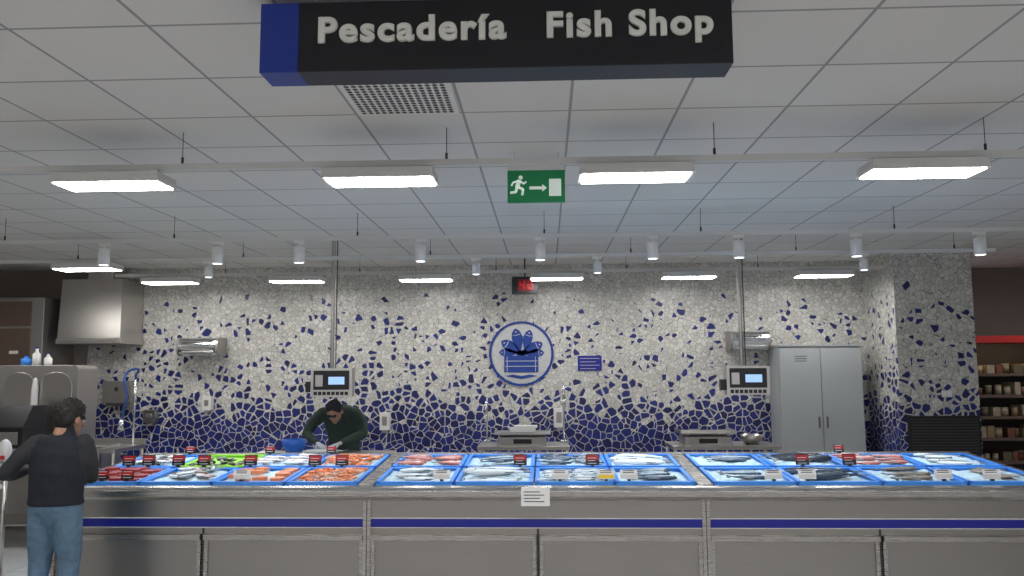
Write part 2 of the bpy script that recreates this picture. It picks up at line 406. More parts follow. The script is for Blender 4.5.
# ------------------------------------------------------------ insect-killer drums
def drum(x0, x1, z0, z1, y=10.58):
    b = MB(); r = (z1 - z0) / 2; zc = (z0 + z1) / 2
    pts = [(y + .217, z0), (y + .217, z1)] + [(y + .0 - r * math.sin(a) * .8, zc + r * math.cos(a)) for a in [pi * k / 10 for k in range(11)]]
    b.prism(pts, x0 + .03, x1 - .03, 'x', 0)
    b.prism([(p[0] * 1, zc + (p[1] - zc) * 1.04) for p in pts], x0, x0 + .03, 'x', 1)
    b.prism([(p[0] * 1, zc + (p[1] - zc) * 1.04) for p in pts], x1 - .03, x1, 'x', 1)
    for i in range(5):
        zz = zc - .08 + i * .035
        b.box(x0 + .07, x1 - .07, y - .8 * r - .004, y - .8 * r + .03, zz, zz + .01, 1)
    return b.obj('insect_killer_lamp', [CHROME, STEELD])
drum(-4.92, -4.36, 1.99, 2.23); drum(2.40, 2.91, 2.01, 2.26)

# ------------------------------------------------------------ hanging scale displays
def scale_display(px, cxb, y=8.4):
    b = MB()
    b.cyl((px, y + .06, 1.6), (px, y + .06, CEIL), .022, m=0, n=12)
    b.cyl((px + .04, y + .06, 1.8), (px + .04, y + .06, CEIL), .006, m=2, n=8)
    b.cyl((px, y + .06, CEIL - .03), (px, y + .06, CEIL), .06, m=0, n=16)
    x0, x1 = cxb - .22, cxb + .22
    b.box(x0, x1, y - .03, y + .1, 1.50, 1.80, 0)
    b.box(x0 + .03, x1 - .03, y - .034, y - .03, 1.575, 1.775, 2)
    b.box(x0 + .19, x1 - .08, y - .038, y - .034, 1.63, 1.71, 1)
    for i in range(8): b.box(x0 + .035 + i * .047, x0 + .07 + i * .047, y - .036, y - .03, 1.52, 1.555, 2)
    b.box(x0 + .05, x0 + .13, y - .037, y - .034, 1.61, 1.73, 0)
    b.box(x0 - .06, x0, y - .01, y + .06, 1.55, 1.66, 2)
    return b.obj('hanging_scale_display', [STEEL, LCD, BLACK], bevel=.004)
scale_display(-2.27, -2.25); scale_display(2.04, 2.08)

# ------------------------------------------------------------ grey cabinet
cb = MB(); x0, x1, y0, y1, zt = 2.95, 3.99, 10.3, 10.76, 2.05
cb.box(x0, x1, y0 + .02, y1, .06, zt, 0); cb.box(x0 + .03, x1 - .03, y0 + .03, y1, 0, .06, 1)
xm = (x0 + x1) / 2
cb.box(x0 + .012, xm - .004, y0, y0 + .02, .09, zt - .02, 0); cb.box(xm + .004, x1 - .012, y0, y0 + .02, .09, zt - .02, 0)
cb.box(xm - .004, xm + .004, y0 + .015, y0 + .021, .09, zt - .02, 1)
for s in (-1, 1): cb.cbox((xm + s * .05, y0 - .012, 1.1), (.018, .02, .14), 1)
for i in range(3): cb.box(x0 + .2, x0 + .35, y0 - .002, y0, 1.86 + i * .03, 1.87 + i * .03, 1)
cb.box(x0 - .01, x1 + .01, y0 - .01, y1, zt, zt + .02, 0)
cb.obj('metal_locker_cabinet', [CAB, CABD], bevel=.004)

# wall grille on pillar
gb = MB(); gx0, gx1, gz0, gz1 = 4.30, 5.13, .75, 1.20
gb.box(gx0, gx1, 9.80, 9.84, gz0, gz1, 0)
for i in range(12): gb.box(gx0 + .03, gx1 - .03, 9.785, 9.80, gz0 + .03 + i * .034, gz0 + .045 + i * .034, 1)
gb.obj('ventilation_grille', [BLACK, DARK])
ob = MB(); ob.box(4.72, 4.84, 9.83, 9.84, 1.42, 1.5, 0); ob.box(4.74, 4.775, 9.825, 9.83, 1.44, 1.48, 1); ob.box(4.785, 4.82, 9.825, 9.83, 1.44, 1.48, 1)
ob.obj('wall_socket', [WHITEM, PAPER], bevel=.002)

# ------------------------------------------------------------ dispensers on wall
db = MB(); db.box(-5.97, -5.58, 10.62, 10.8, 1.35, 1.66, 0); db.box(-5.9, -5.65, 10.60, 10.64, 1.33, 1.37, 1); db.cyl((-5.775, 10.615, 1.55), (-5.775, 10.62, 1.55), .03, m=1)
db.obj('paper_towel_dispenser', [STEELD, DARK], bevel=.02)
def soap(x, z0, z1, w=.13, mt=WHITEM, y=10.8):
    b = MB(); b.box(x - w / 2, x + w / 2, y - .11, y, z0 + .04, z1, 0)
    b.prism([(x - w / 2 + .02, z0 + .04), (x + w / 2 - .02, z0 + .04), (x + w / 4 - .01, z0), (x - w / 4 + .01, z0)], y - .09, y - .02, 'y', 1)
    b.box(x - w / 4, x + w / 4, y - .115, y - .11, z0 + .1, z1 - .05, 1)
    b.obj('soap_dispenser', [mt, STEELD], bevel=.01)
soap(-5.35, 1.06, 1.27, .17, STEEL); soap(-4.57, 1.22, 1.45, .12); soap(-2.15, .95, 1.22); soap(.17, .98, 1.27, .14)

# ------------------------------------------------------------ tables
def table(name, x0, x1, y0, y1, z, back=0):
    b = MB(); b.box(x0, x1, y0, y1, z - .04, z, 0)
    for x in (x0 + .03, x1 - .03):
        for y in (y0 + .03, y1 - .03): b.cyl((x, y, 0), (x, y, z - .04), .02, m=0, n=10)
    b.box(x0 + .03, x1 - .03, y0 + .03, y1 - .03, .2, .22, 0)
    if back: b.box(x0, x1, y1 - .015, y1, z, z + back, 0)
    return b
table('t', -2.95, -1.55, 7.82, 8.36, .95).obj('steel_work_table', [STEEL], bevel=.004)
table('t', -.75, .25, 8.75, 9.35, .95).obj('steel_work_table', [STEEL], bevel=.004)
table('t', 1.35, 2.5, 8.75, 9.35, .95).obj('steel_work_table', [STEEL], bevel=.004)
def bench_scale(x, y, z, w=.56):
    b = MB()
    b.box(x - w / 2 + .05, x + w / 2 - .05, y - .2, y + .2, z, z + .09, 1)
    b.box(x - .1, x + .1, y - .205, y - .2, z + .02, z + .07, 2)
    b.cyl((x - .15, y, z + .09), (x - .15, y, z + .12), .02, m=0, n=10); b.cyl((x + .15, y, z + .09), (x + .15, y, z + .12), .02, m=0, n=10)
    b.box(x - w / 2, x + w / 2, y - .22, y + .22, z + .12, z + .135, 0)
    b.box(x - w / 2, x - w / 2 + .01, y - .22, y + .22, z + .135, z + .16, 0); b.box(x + w / 2 - .01, x + w / 2, y - .22, y + .22, z + .135, z + .16, 0)
    b.obj('bench_scale', [STEEL, STEELD, BLACK], bevel=.004)
bench_scale(-.26, 9.05, .95, .62); bench_scale(1.75, 9.05, .95, .6)
b = MB()
b.box(-.40, -.12, 8.95, 9.15, 1.087, 1.13, 0); b.box(-.36, -.10, 8.97, 9.13, 1.13, 1.155, 0)
b.obj('wrapping_paper_stack', [PAPER], bevel=.004)
def faucet(x, y, z, h=.45, m=CHROME):
    b = MB()
    b.cyl((x, y, z), (x, y, z + .03), .035, m=0, n=14)
    pts = [(x, y, z + .02), (x, y, z + h)] + [(x, y - .09 + .09 * math.cos(a), z + h + .09 * math.sin(a)) for a in [pi * k / 8 for k in range(1, 9)]] + [(x, y - .18, z + h - .08)]
    b.tube(pts, .012, 10, 0); b.cyl((x, y - .18, z + h - .14), (x, y - .18, z + h - .06), .018, m=0, n=10)
    b.box(x + .01, x + .08, y - .01, y + .01, z + .04, z + .055, 0)
    b.obj('gooseneck_faucet', [m])
faucet(-.7 + .02, 9.28, .95, .38); faucet(.2, 9.25, .95, .55)
def bowl(x, y, z, r, h, m, name='mixing_bowl'):
    b = MB(); n = 28; vs = []
    prof = [(r * .6, 0), (r * .92, h * .5), (r, h), (r * .95, h), (r * .86, h * .5), (r * .55, .012)]
    for p in prof:
        for k in range(n): vs.append((x + p[0] * math.cos(2 * pi * k / n), y + p[0] * math.sin(2 * pi * k / n), z + p[1]))
    fs = [(j * n + k, j * n + (k + 1) % n, (j + 1) * n + (k + 1) % n, (j + 1) * n + k) for j in range(len(prof) - 1) for k in range(n)]
    fs += [tuple(range(n)), tuple((len(prof) - 1) * n + k for k in range(n))]
    b.add(vs, fs, 0, None, True); b.obj(name, [m])
bowl(-2.53, 8.05, .95, .12, .14, BOWL); bowl(2.25, 9.0, .95, .12, .1, STEEL)
b = MB(); b.box(-2.90, -2.70, 7.9, 8.15, .95, .965, 0); b.obj('cutting_board', [PAPER], bevel=.003)
def bucket(x, y, z, m):
    b = MB(); b.loft([(x, y, z), (x, y, z + .12)], [.06, .075], n=20, m=0, cap=False); b.cyl((x, y, z + .115), (x, y, z + .125), .08, m=0, n=20)
    b.tube([(x + .08 * math.cos(a), y - .01, z + .12 + .06 * math.sin(a)) for a in [pi * k / 8 for k in range(9)]], .003, 6, 1)
    b.obj('small_bucket', [m, CHROME])
bucket(-5.05, 8.22 + .0, .98, BOWL)

# ------------------------------------------------------------ left-hand kitchen equipment
def frust(b, x0, x1, y0, y1, z0, X0, X1, Y0, Y1, z1, m):
    vs = [(x0, y0, z0), (x1, y0, z0), (x1, y1, z0), (x0, y1, z0), (X0, Y0, z1), (X1, Y0, z1), (X1, Y1, z1), (X0, Y1, z1)]
    b.add(vs, [(0, 1, 2, 3), (4, 5, 6, 7), (0, 1, 5, 4), (1, 2, 6, 5), (2, 3, 7, 6), (3, 0, 4, 7)], m)
hb = MB(); HX0, HX1 = -6.36, -5.52
hb.box(HX0 - .01, HX1 + .01, 10.17, 10.78, 2.15, 2.22, 0)
frust(hb, HX0, HX1, 10.18, 10.78, 2.22, HX0, HX1 - .03, 10.24, 10.78, 3.0, 0)
hb.box(HX0 + .25, HX1 - .25, 10.4, 10.78, 2.98, CEIL, 0)
hb.box(HX0 + .04, HX1 - .04, 10.165, 10.17, 2.17, 2.185, 1)
hb.box(HX0 + .03, HX1 - .03, 10.2, 10.75, 2.145, 2.15, 1)
hb.obj('extraction_hood', [STEEL, STEELD], bevel=.006)
ovb = MB()
ovb.box(-8.3, -6.5, 10.1, 10.78, 0, 2.75, 0)
ovb.box(-8.2, -7.22, 10.08, 10.1, 1.9, 2.7, 1); ovb.box(-7.16, -6.66, 10.08, 10.1, 1.86, 2.35, 1); ovb.box(-7.16, -6.66, 10.08, 10.1, 2.38, 2.7, 1); ovb.box(-8.2, -6.66, 10.08, 10.1, 1.0, 1.8, 2)
ovb.box(-6.92, -6.80, 10.075, 10.08, 2.02, 2.06, 3)
ovb.cyl((-7.2, 10.04, 1.95), (-7.2, 10.04, 2.65), .014, m=0, n=10)
for z in (1.97, 2.63): ovb.cyl((-7.2, 10.04, z), (-7.2, 10.1, z), .01, m=0, n=8)
ovb.obj('oven_tower', [STEELD, BROWN, BLACK, PAPER], bevel=.005)
dw = MB(); DX = -5.36
dw.box(-6.9, DX, 9.0, 9.45, .1, .95, 0)
for x in (-6.85, DX - .05):
    for y in (9.05, 9.4): dw.cyl((x, y, 0), (x, y, .1), .025, m=0, n=10)
def arch(x0, x1, z0, z1, r):
    return [(x0, z0), (x1, z0)] + [(x1 - r + r * math.cos(a), z1 - r + r * math.sin(a)) for a in [pi / 2 * k / 5 for k in range(6)]] + [(x0 + r + r * math.cos(a), z1 - r + r * math.sin(a)) for a in [pi / 2 + pi / 2 * k / 5 for k in range(6)]]
dw.prism(arch(-6.9, DX, .95, 1.86, .06), 9.02, 9.43, 'y', 0)
dw.prism(arch(-6.22, -5.86, 1.0, 1.78, .17), 9.005, 9.02, 'y', 1)
dw.prism(arch(-5.80, -5.42, 1.0, 1.78, .17), 9.005, 9.02, 'y', 1)
dw.prism(arch(-6.8, -6.3, 1.15, 1.6, .04), 9.005, 9.02, 'y', 2)
dw.loft([(-5.83, 8.97, 1.15), (-5.83, 8.97, 1.3), (-5.83, 8.97, 1.6), (-5.83, 8.97, 1.7)], [.02, .035, .035, .02], m=3, n=12)
for z in (1.17, 1.68): dw.cyl((-5.83, 8.97, z), (-5.83, 9.02, z), .01, m=0, n=8)
dw.obj('steel_dishwasher', [STEELD, STEEL, BLACK, WHITEM], bevel=.006)
def bottle(x, y, z, h, r, m=PAPER):
    b = MB(); b.loft([(x, y, z), (x, y, z + h * .65), (x, y, z + h * .8), (x, y, z + h)], [r, r, r * .4, r * .35], n=16, m=0, cap=False)
    b.cyl((x, y, z + h), (x, y, z + h * 1.08), r * .42, m=1, n=12); b.obj('detergent_bottle', [m, BLUE])
bottle(-5.98, 9.2, 1.86, .2, .045); bottle(-5.87, 9.25, 1.86, .13, .045); bottle(-6.1, 9.2, 1.86, .11, .06, CRATE)
st = table('t', -6.1, -4.45, 8.2, 8.85, .98)
st.box(-5.2, -4.65, 8.3, 8.7, .981, .985, 1); st.box(-5.2, -4.65, 8.3, 8.7, .76, .80, 0)
for (a, c, d, e_) in ((-5.2, -5.185, 8.3, 8.7), (-4.665, -4.65, 8.3, 8.7), (-5.2, -4.65, 8.3, 8.315), (-5.2, -4.65, 8.685, 8.7)): st.box(a, c, d, e_, .79, 1.0, 0)
st.box(-6.1, -4.45, 8.84, 8.855, .98, 1.04, 0)
st.obj('steel_sink_table', [STEEL, STEELD], bevel=.004)
pr = MB(); px_, py_ = -4.56, 8.78
pr.cyl((px_, py_, .98), (px_, py_, 1.72), .011, m=0, n=10)
pts = [(px_, py_, 1.7)] + [(px_ + .04 * math.sin(k * .6), py_ - .11 + .11 * math.cos(pi * k / 12), 1.75 + .16 * math.sin(pi * k / 12) - .02 * k) for k in range(13)] + [(px_, py_ - .22, 1.4), (px_ - .02, py_ - .22, 1.25)]
pr.tube(pts, .014, 10, 1)
pr.loft([(px_ - .02, py_ - .22, 1.27), (px_ - .02, py_ - .24, 1.15)], [.018, .035], n=12, m=0, cap=False)
pr.obj('pre_rinse_spray_faucet', [CHROME, HOSE])
bk = MB()
bk.box(-5.98, -5.5, 8.3, 8.7, .98, 1.2, 0); bk.prism([(8.3, 1.2), (8.7, 1.2), (8.7, 1.42), (8.45, 1.42)], -5.98, -5.5, 'x', 0)
bk.box(-5.93, -5.55, 8.29, 8.3, 1.02, 1.15, 1)
bk.obj('bag_sealing_machine', [BLACK, STEELD], bevel=.01)
tb = MB(); tx, ty = -4.40, 6.45
tb.cyl((tx, ty, 0), (tx, ty, .03), .17, m=1); tb.cyl((tx, ty, .03), (tx, ty, 1.10), .02, m=1)
tb.ell((tx, ty - .02, 1.14), (.055, .04, .09), 0); tb.box(tx - .02, tx + .02, ty - .07, ty - .05, 1.07, 1.10, 2)
tb.loft([(tx - .02, ty - .03, .85), (tx - .12, ty - .05, .88), (tx - .17, ty - .05, .95)], [.025, .02, .018], m=0, n=12)
tb.obj('ticket_dispenser_stand', [WHITEM, STEEL, RED])

# ------------------------------------------------------------ right-hand shelf unit with goods
rb = MB(); X0, X1, Y0, Y1 = 5.3, 8.6, 10.9, 11.5
rb.box(X0, X1, Y1 - .03, Y1, 0, 2.2, 0)
for x in (X0, (X0 + X1) / 2, X1 - .04): rb.box(x, x + .04, Y0, Y1, 0, 2.2, 0)
rb.box(X0, X1, Y0 - .02, Y1, 2.10, 2.19, 1)
zs = [.15, .55, .85, 1.13, 1.41, 1.69]
for z in zs:
    rb.box(X0, X1, Y0, Y1, z - .03, z, 0); rb.box(X0, X1, Y0 - .012, Y0, z - .035, z + .005, 6)
    x = X0 + .08
    while x < X1 - .15:
        w = random.uniform(.07, .12); h = random.uniform(.10, .17); k = random.randrange(4)
        if random.random() < .4: rb.box(x, x + w, Y0 + .05, Y0 + .35, z, z + h, 2 + k)
        else:
            rb.cyl((x + w / 2, Y0 + .12, z), (x + w / 2, Y0 + .12, z + h * .7), w * .42, m=2 + k, n=12)
            rb.cyl((x + w / 2, Y0 + .12, z + h * .7), (x + w / 2, Y0 + .12, z + h * .8), w * .44, m=3, n=12)
        x += w + random.uniform(.01, .03)
rb.obj('grocery_shelf_unit', [WOODSH, RED] + GOODS + [BROWN])
ld = bpy.data.lights.new('shelf_strip', 'AREA'); ld.shape = 'RECTANGLE'; ld.size = 3; ld.size_y = .05; ld.energy = 5; ld.color = (1, .8, .5)
lo = bpy.data.objects.new('shelf_strip_lamp', ld); COL.objects.link(lo); lo.location = (6.95, 10.93, 2.08); lo.rotation_euler = (math.radians(20), 0, 0)

# ------------------------------------------------------------ fish counter
FY = 6.07
CX0, CX1 = -3.78, 3.80
seams = [CX0, -2.6, -1.35, -.07, 1.17, 2.43, 3.80]
k = MB()
k.box(CX0, CX1, FY + .10, 7.5, .12, .78, 0)
k.box(CX0 + .05, CX1 - .05, FY + .16, 7.45, 0, .12, 3)
prof = [(FY + .12, .895), (FY + .02, .905), (FY - .03, .898), (FY - .055, .875), (FY - .055, .835), (FY - .03, .805), (FY + .04, .795), (FY + .12, .795)]
k.prism(prof, CX0 - .03, CX1 + .03, 'x', 0)
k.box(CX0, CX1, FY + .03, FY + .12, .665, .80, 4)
k.box(CX0, CX1, FY + .02, FY + .12, .662, .669, 5)
k.box(CX0, CX1, FY + .022, FY + .12, .600, .662, 1)
k.box(CX0, CX1, FY + .02, FY + .12, .594, .600, 5)
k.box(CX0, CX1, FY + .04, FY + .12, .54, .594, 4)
for i in range(6):
    a, c = seams[i], seams[i + 1]; g = .03 if i in (2, 4) else .012; g2 = .03 if i in (1, 3) else .012
    a += g; c -= g2
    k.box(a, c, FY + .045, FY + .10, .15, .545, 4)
    k.box(a, c, FY + .0, FY + .10, .505, .545, 0)
    k.box(a, a + .03, FY + .025, FY + .10, .15, .545, 0)
    k.box(c - .03, c, FY + .025, FY + .10, .15, .545, 0)
    k.box(a, c, FY + .025, FY + .10, .15, .19, 0)
for x in (-1.35, 1.17):
    k.box(x - .03, x + .03, FY + .015, FY + .11, .12, .80, 0)
    k.box(x - .003, x + .003, FY + .012, FY + .11, .12, .80, 3)
for x in (-2.6, -.07, 2.43): k.box(x - .008, x + .008, FY + .035, FY + .11, .12, .59, 3)
def slope(y): return .835 + (y - 6.12) * (.09 / 1.38)
def deck(x0, x1, y0, y1, dz0, dz1, m):
    vs = []
    for x in (x0, x1):
        for y in (y0, y1):
            vs += [(x, y, slope(y) + dz0), (x, y, slope(y) + dz1)]
    k.add(vs, [(0, 1, 3, 2), (4, 6, 7, 5), (0, 4, 5, 1), (2, 3, 7, 6), (0, 2, 6, 4), (1, 5, 7, 3)], m)
deck(CX0, CX1, 6.12, 7.5, -.05, 0, 0)
k.box(CX0, CX1, 7.44, 7.52, .12, .90, 0)
deck(CX0, CX1, 7.46, 7.52, -.02, .085, 0)
for x in (-1.37, 1.18): deck(x - .055, x + .055, 6.12, 7.5, 0, .078, 0)
for x in (CX0 + .03, CX1 - .03): deck(x - .03, x + .03, 6.12, 7.5, 0, .078, 0)
k.obj('fish_display_counter', [CSTEEL, BLUE, WHITEM, DARK, CSTEELD, GREYM], bevel=.003, world0=True)

# ---- seafood
def fish(b, M, L, hr, wr, mb, ms, mw, mf, me_):
    st = [(.0, .12, .3), (.03, .38, .6), (.10, .70, .85), (.2, .93, 1), (.35, 1, 1), (.5, .9, .9), (.65, .66, .7), (.78, .4, .45), (.88, .22, .25), (.92, .2, .15)]
    n = 12; vs = []; fs = []; ms_ = []
    for t, h, w in st:
        for k_ in range(n):
            a = 2 * pi * k_ / n
            vs.append(((t - .5) * L, math.cos(a) * h * hr * L, math.sin(a) * w * wr * L))
    for i in range(len(st) - 1):
        for k_ in range(n):
            a = 2 * pi * (k_ + .5) / n; c = math.cos(a)
            fs.append((i * n + k_, i * n + (k_ + 1) % n, (i + 1) * n + (k_ + 1) % n, (i + 1) * n + k_))
            ms_.append(mb if c > .4 else (mw if c < -.55 else ms))
    fs.append(tuple(range(n))); ms_.append(ms); fs.append(tuple((len(st) - 1) * n + q for q in range(n))); ms_.append(ms)
    b.add(vs, fs, ms_, M, True)
    t = .004
    b.prism([(.41 * L, .02 * L), (.53 * L, .13 * L), (.49 * L, 0), (.53 * L, -.13 * L), (.41 * L, -.02 * L)], -t, t, 'z', mf, M)
    b.prism([(-.12 * L, hr * .9 * L), (-.02 * L, hr * 1.55 * L), (.16 * L, hr * .75 * L)], -t, t, 'z', mf, M)
    b.prism([(.08 * L, -hr * .8 * L), (.17 * L, -hr * 1.25 * L), (.24 * L, -hr * .45 * L)], -t, t, 'z', mf, M)
    b.prism([(-.22 * L, -.02 * L), (-.08 * L, -.05 * L), (-.10 * L, .0)], wr * L * .9, wr * L * 1.08, 'z', mf, M)
    b.ell((-.43 * L, .15 * hr * L, wr * L * .55), (.018 * L, .018 * L, .03 * L), me_, M, 8, 5)
def shrimp(b, M, L, m):
    pts = []; rad = []
    for i in range(8):
        a = -1.1 + 2.5 * i / 7
        pts.append((L * .42 * math.sin(a), L * .42 * math.cos(a) - .2 * L, 0)); rad.append(L * (.09, .12, .125, .115, .10, .085, .06, .04)[i])
    b.loft(pts, rad, side=(0, 0, 1), n=7, m=m, M=M)
    e_ = Vector(pts[-1]); b.prism([(e_.x, e_.y), (e_.x + .05 * L, e_.y - .18 * L), (e_.x - .10 * L, e_.y - .16 * L)], -.003, .003, 'z', m, M)
    h = Vector(pts[0]); b.tube([h, h + Vector((-.25 * L, -.05 * L, .05 * L)), h + Vector((-.5 * L, .1 * L, .02 * L))], .0012, 4, m, M)
tilt = math.atan(.09 / 1.38)
SEA = [FB, FS, FW, FIN, EYE, FBR, FTAN, FRD, FPK, FDK, SHR, SHR2, MEAT, SALM, BLACK]
def crate(cxx, cyy, w, d, kind, green=False):
    loc = Vector((cxx, cyy, slope(cyy) + .002))
    e = empty('fish_crate', loc); e.rotation_euler = (tilt, 0, 0)
    b = MB(); t = .012; h = .080
    b.box(-w / 2 + .01, w / 2 - .01, -d / 2 + .01, d / 2 - .01, 0, .01)
    b.box(-w / 2, -w / 2 + t, -d / 2, d / 2, 0, h); b.box(w / 2 - t, w / 2, -d / 2, d / 2, 0, h)
    b.box(-w / 2, w / 2, -d / 2, -d / 2 + t, 0, h); b.box(-w / 2, w / 2, d / 2 - t, d / 2, 0, h)
    r = .024
    b.box(-w / 2, w / 2, -d / 2, -d / 2 + r + .008, h - .006, h + .006); b.box(-w / 2, w / 2, d / 2 - r - .008, d / 2, h - .006, h + .006)
    b.box(-w / 2, -w / 2 + r + .008, -d / 2, d / 2, h - .006, h + .006); b.box(w / 2 - r - .008, w / 2, -d / 2, d / 2, h - .006, h + .006)
    def child(bb, name, mats, bevel=0):
        me = bb.mesh(name)
        for m in mats: me.materials.append(m)
        o = bpy.data.objects.new(name, me); COL.objects.link(o); o.parent = e
        if bevel:
            q = o.modifiers.new('bevel', 'BEVEL'); q.width = bevel; q.segments = 2
        return o
    child(b, 'tub', [CRATEG if green else CRATE], .003)
    g = 22; vs = []; fs = []
    ww, dd = w / 2 - t, d / 2 - t
    def iz(x, y): return .053 + .020 * mnoise.noise(Vector((x * 9 + cxx * 3, y * 9 + cyy, 1.3))) + .014 * mnoise.noise(Vector((x * 38, y * 38, cxx))) + .022 * (1 - max(abs(x / ww), abs(y / dd)) ** 3)
    for i in range(g + 1):
        for j in range(g + 1):
            x = -ww + 2 * ww * i / g; y = -dd + 2 * dd * j / g; vs.append((x, y, iz(x, y)))
    for i in range(g):
        for j in range(g): fs.append((i * (g + 1) + j, (i + 1) * (g + 1) + j, (i + 1) * (g + 1) + j + 1, i * (g + 1) + j + 1))
    b = MB(); b.add(vs, fs, 0, None, True); child(b, 'seaweed_liner' if green else 'ice', [CRATEG if green else ICE])
    b = MB(); R = random.uniform
    def T(x, y, yaw, dz=.012, roll=0): return Matrix.Translation((x, y, max(iz(x, y), .045) + dz)) @ Matrix.Rotation(yaw, 4, 'Z') @ Matrix.Rotation(roll, 4, 'X')
    cfg = {'silver': (.32, .13, .055, 0, 1, 2), 'sardine': (.23, .11, .05, 0, 1, 2), 'pink': (.26, .16, .065, 7, 8, 2), 'tan': (.34, .17, .05, 5, 6, 2),
           'black': (.48, .10, .06, 9, 9, 0), 'big': (.50, .12, .065, 0, 1, 2), 'flat': (.30, .27, .03, 5, 6, 6), 'grey': (.36, .15, .06, 9, 1, 2)}
    if kind in cfg:
        L, hr, wr, a1, a2, a3 = cfg[kind]
        pitch = hr * L * 2 * 1.02; ny = max(2, int((2 * dd - .10) / pitch)); nx = 2 if L < .29 else 1
        flip = random.choice((0, pi)); sk = R(-.25, .25)
        for j in range(ny):
            for i in range(nx):
                if R(0, 1) < .06: continue
                y = -dd + .07 + (j + .5) * (2 * dd - .12) / ny + R(-.012, .012)
                x = (0 if nx == 1 else (-ww * .48 if i == 0 else ww * .48)) + R(-.05, .05)
                LL = min(L * R(.88, 1.08), 2 * ww * .95 / nx)
                fish(b, T(x, y, flip + sk + R(-.18, .18), .012 + .01 * R(0, 1), R(-.2, .2)), LL, hr, wr, a1, a2, a3, 3, 14)
    elif kind == 'shrimp':
        for i in range(95):
            x = R(-ww + .05, ww - .05); y = R(-dd + .05, dd - .05)
            shrimp(b, T(x, y, R(0, 6.3), .012 + R(0, .03) * (1 - abs(y / dd)), R(-.3, .3)), R(.075, .10), random.choice((10, 10, 11)))
    elif kind in ('tuna', 'salmon'):
        for i in range(4):
            for j in range(4):
                if kind == 'salmon' and R(0, 1) < .35: continue
                x = -ww + .08 + i * (2 * ww - .16) / 3; y = -dd + .09 + j * (2 * dd - .18) / 3
                M = T(x + R(-.01, .01), y, R(-.4, .4), .004)
                mm = 12 if kind == 'tuna' else 13
                P = [(-.055, -.03), (.02, -.042), (.058, -.02), (.05, .028), (-.01, .042), (-.055, .02)]
                b.prism(P, 0, .026, 'z', mm, M)
                b.prism([(p[0] * 1.05, p[1] * 1.05) for p in P], -.003, .006, 'z', 8, M)
    elif kind == 'mussel':
        for i in range(38):
            x = R(-ww + .05, ww - .05); y = R(-dd + .05, dd * .2); M = T(x, y, R(0, 6.3), .008 + R(0, .02), R(-.5, .5))
            b.ell((0, 0, 0), (.036, .018, .013), random.choice((9, 5, 6)), M, 8, 6)
    elif kind == 'mix':
        for i in range(14):
            x = R(-ww + .13, ww - .13); y = R(-dd + .08, dd - .08)
            a = random.choice(((5, 6, 2), (9, 9, 1), (7, 8, 2)))
            fish(b, T(x, y, R(0, 6.3), .014 + R(0, .02)), R(.18, .26), .15, .06, *a, 3, 14)
    child(b, 'seafood', SEA)
    return e
rowY = (6.46, 7.11); dd_ = .60
groups = [(-3.715, -1.43, ['tuna', 'mix', 'salmon', 'shrimp'], ['mix', 'mussel', 'pink', 'shrimp'], 1),
          (-1.31, 1.12, ['silver', 'big', 'sardine', 'silver'], ['pink', 'silver', 'sardine', 'big'], -1),
          (1.24, 3.735, ['silver', 'black', 'tan', 'flat'], ['silver', 'black', 'pink', 'tan'], -1)]
for gx0, gx1, front, back, gi in groups:
    p = (gx1 - gx0) / 4
    for i in range(4):
        crate(gx0 + (i + .5) * p, rowY[0], p - .012, dd_, front[i])
        crate(gx0 + (i + .5) * p, rowY[1], p - .012, dd_, back[i], green=(gi == i))
# price tags
def tag(x, y, style=0, w=.10, h=.075):
    z = slope(y) + .088; b = MB(); M = Matrix.Translation((x, y, z)) @ Matrix.Rotation(-.18, 4, 'X')
    b.box(-w / 2, w / 2, -.002, .002, .012, .012 + h, 0 if style == 0 else 2, M)
    b.box(-.012, .012, -.012, .012, -.002, .012, 0, M)
    if style == 0:
        b.box(-w / 2 + .004, w / 2 - .004, -.0035, -.002, h * .6, h * .95 + .01, 1, M)
        for i in range(3): b.box(-w * .35, w * (.3 - .1 * (i % 2)), -.0045, -.0035, .024 + i * .022, .028 + i * .022, 2, M)
    else:
        b.box(-w / 2 + .004, w / 2 - .004, -.0035, -.002, .018, .045, 3 if style == 1 else 4, M)
        for i in range(2): b.box(-w * .35, w * .3, -.0045, -.0035, .058 + i * .014, .063 + i * .014, 0, M)
    b.obj('price_tag', [BLACK, RED, PAPER, YEL, GREYM])
for x in (-3.55, -3.38, -3.12, -2.9, -2.5, -1.95, -1.72, -.22, .38, 2.1, 2.48): tag(x, 6.775, 0, .11, .088)
for x in (-2.55, -1.98, -3.3, 2.62): tag(x, 7.40, 0, .09, .065)
for x, s in ((-3.45, 0), (-3.25, 0), (-2.35, 2), (.10, 2), (.45, 1), (.62, 2), (1.7, 2), (-.8, 2), (2.95, 2), (1.95, 2), (3.3, 2)): tag(x, 6.19, s, .13 if s else .1, .07)
b = MB(); b.box(-.19, .02, FY - .063, FY - .055, .77, .905, 0)
for i in range(4): b.box(-.17, -.02 - .03 * (i % 2), FY - .065, FY - .063, .80 + i * .023, .806 + i * .023, 1)
b.obj('info_card', [PAPER, DARK])

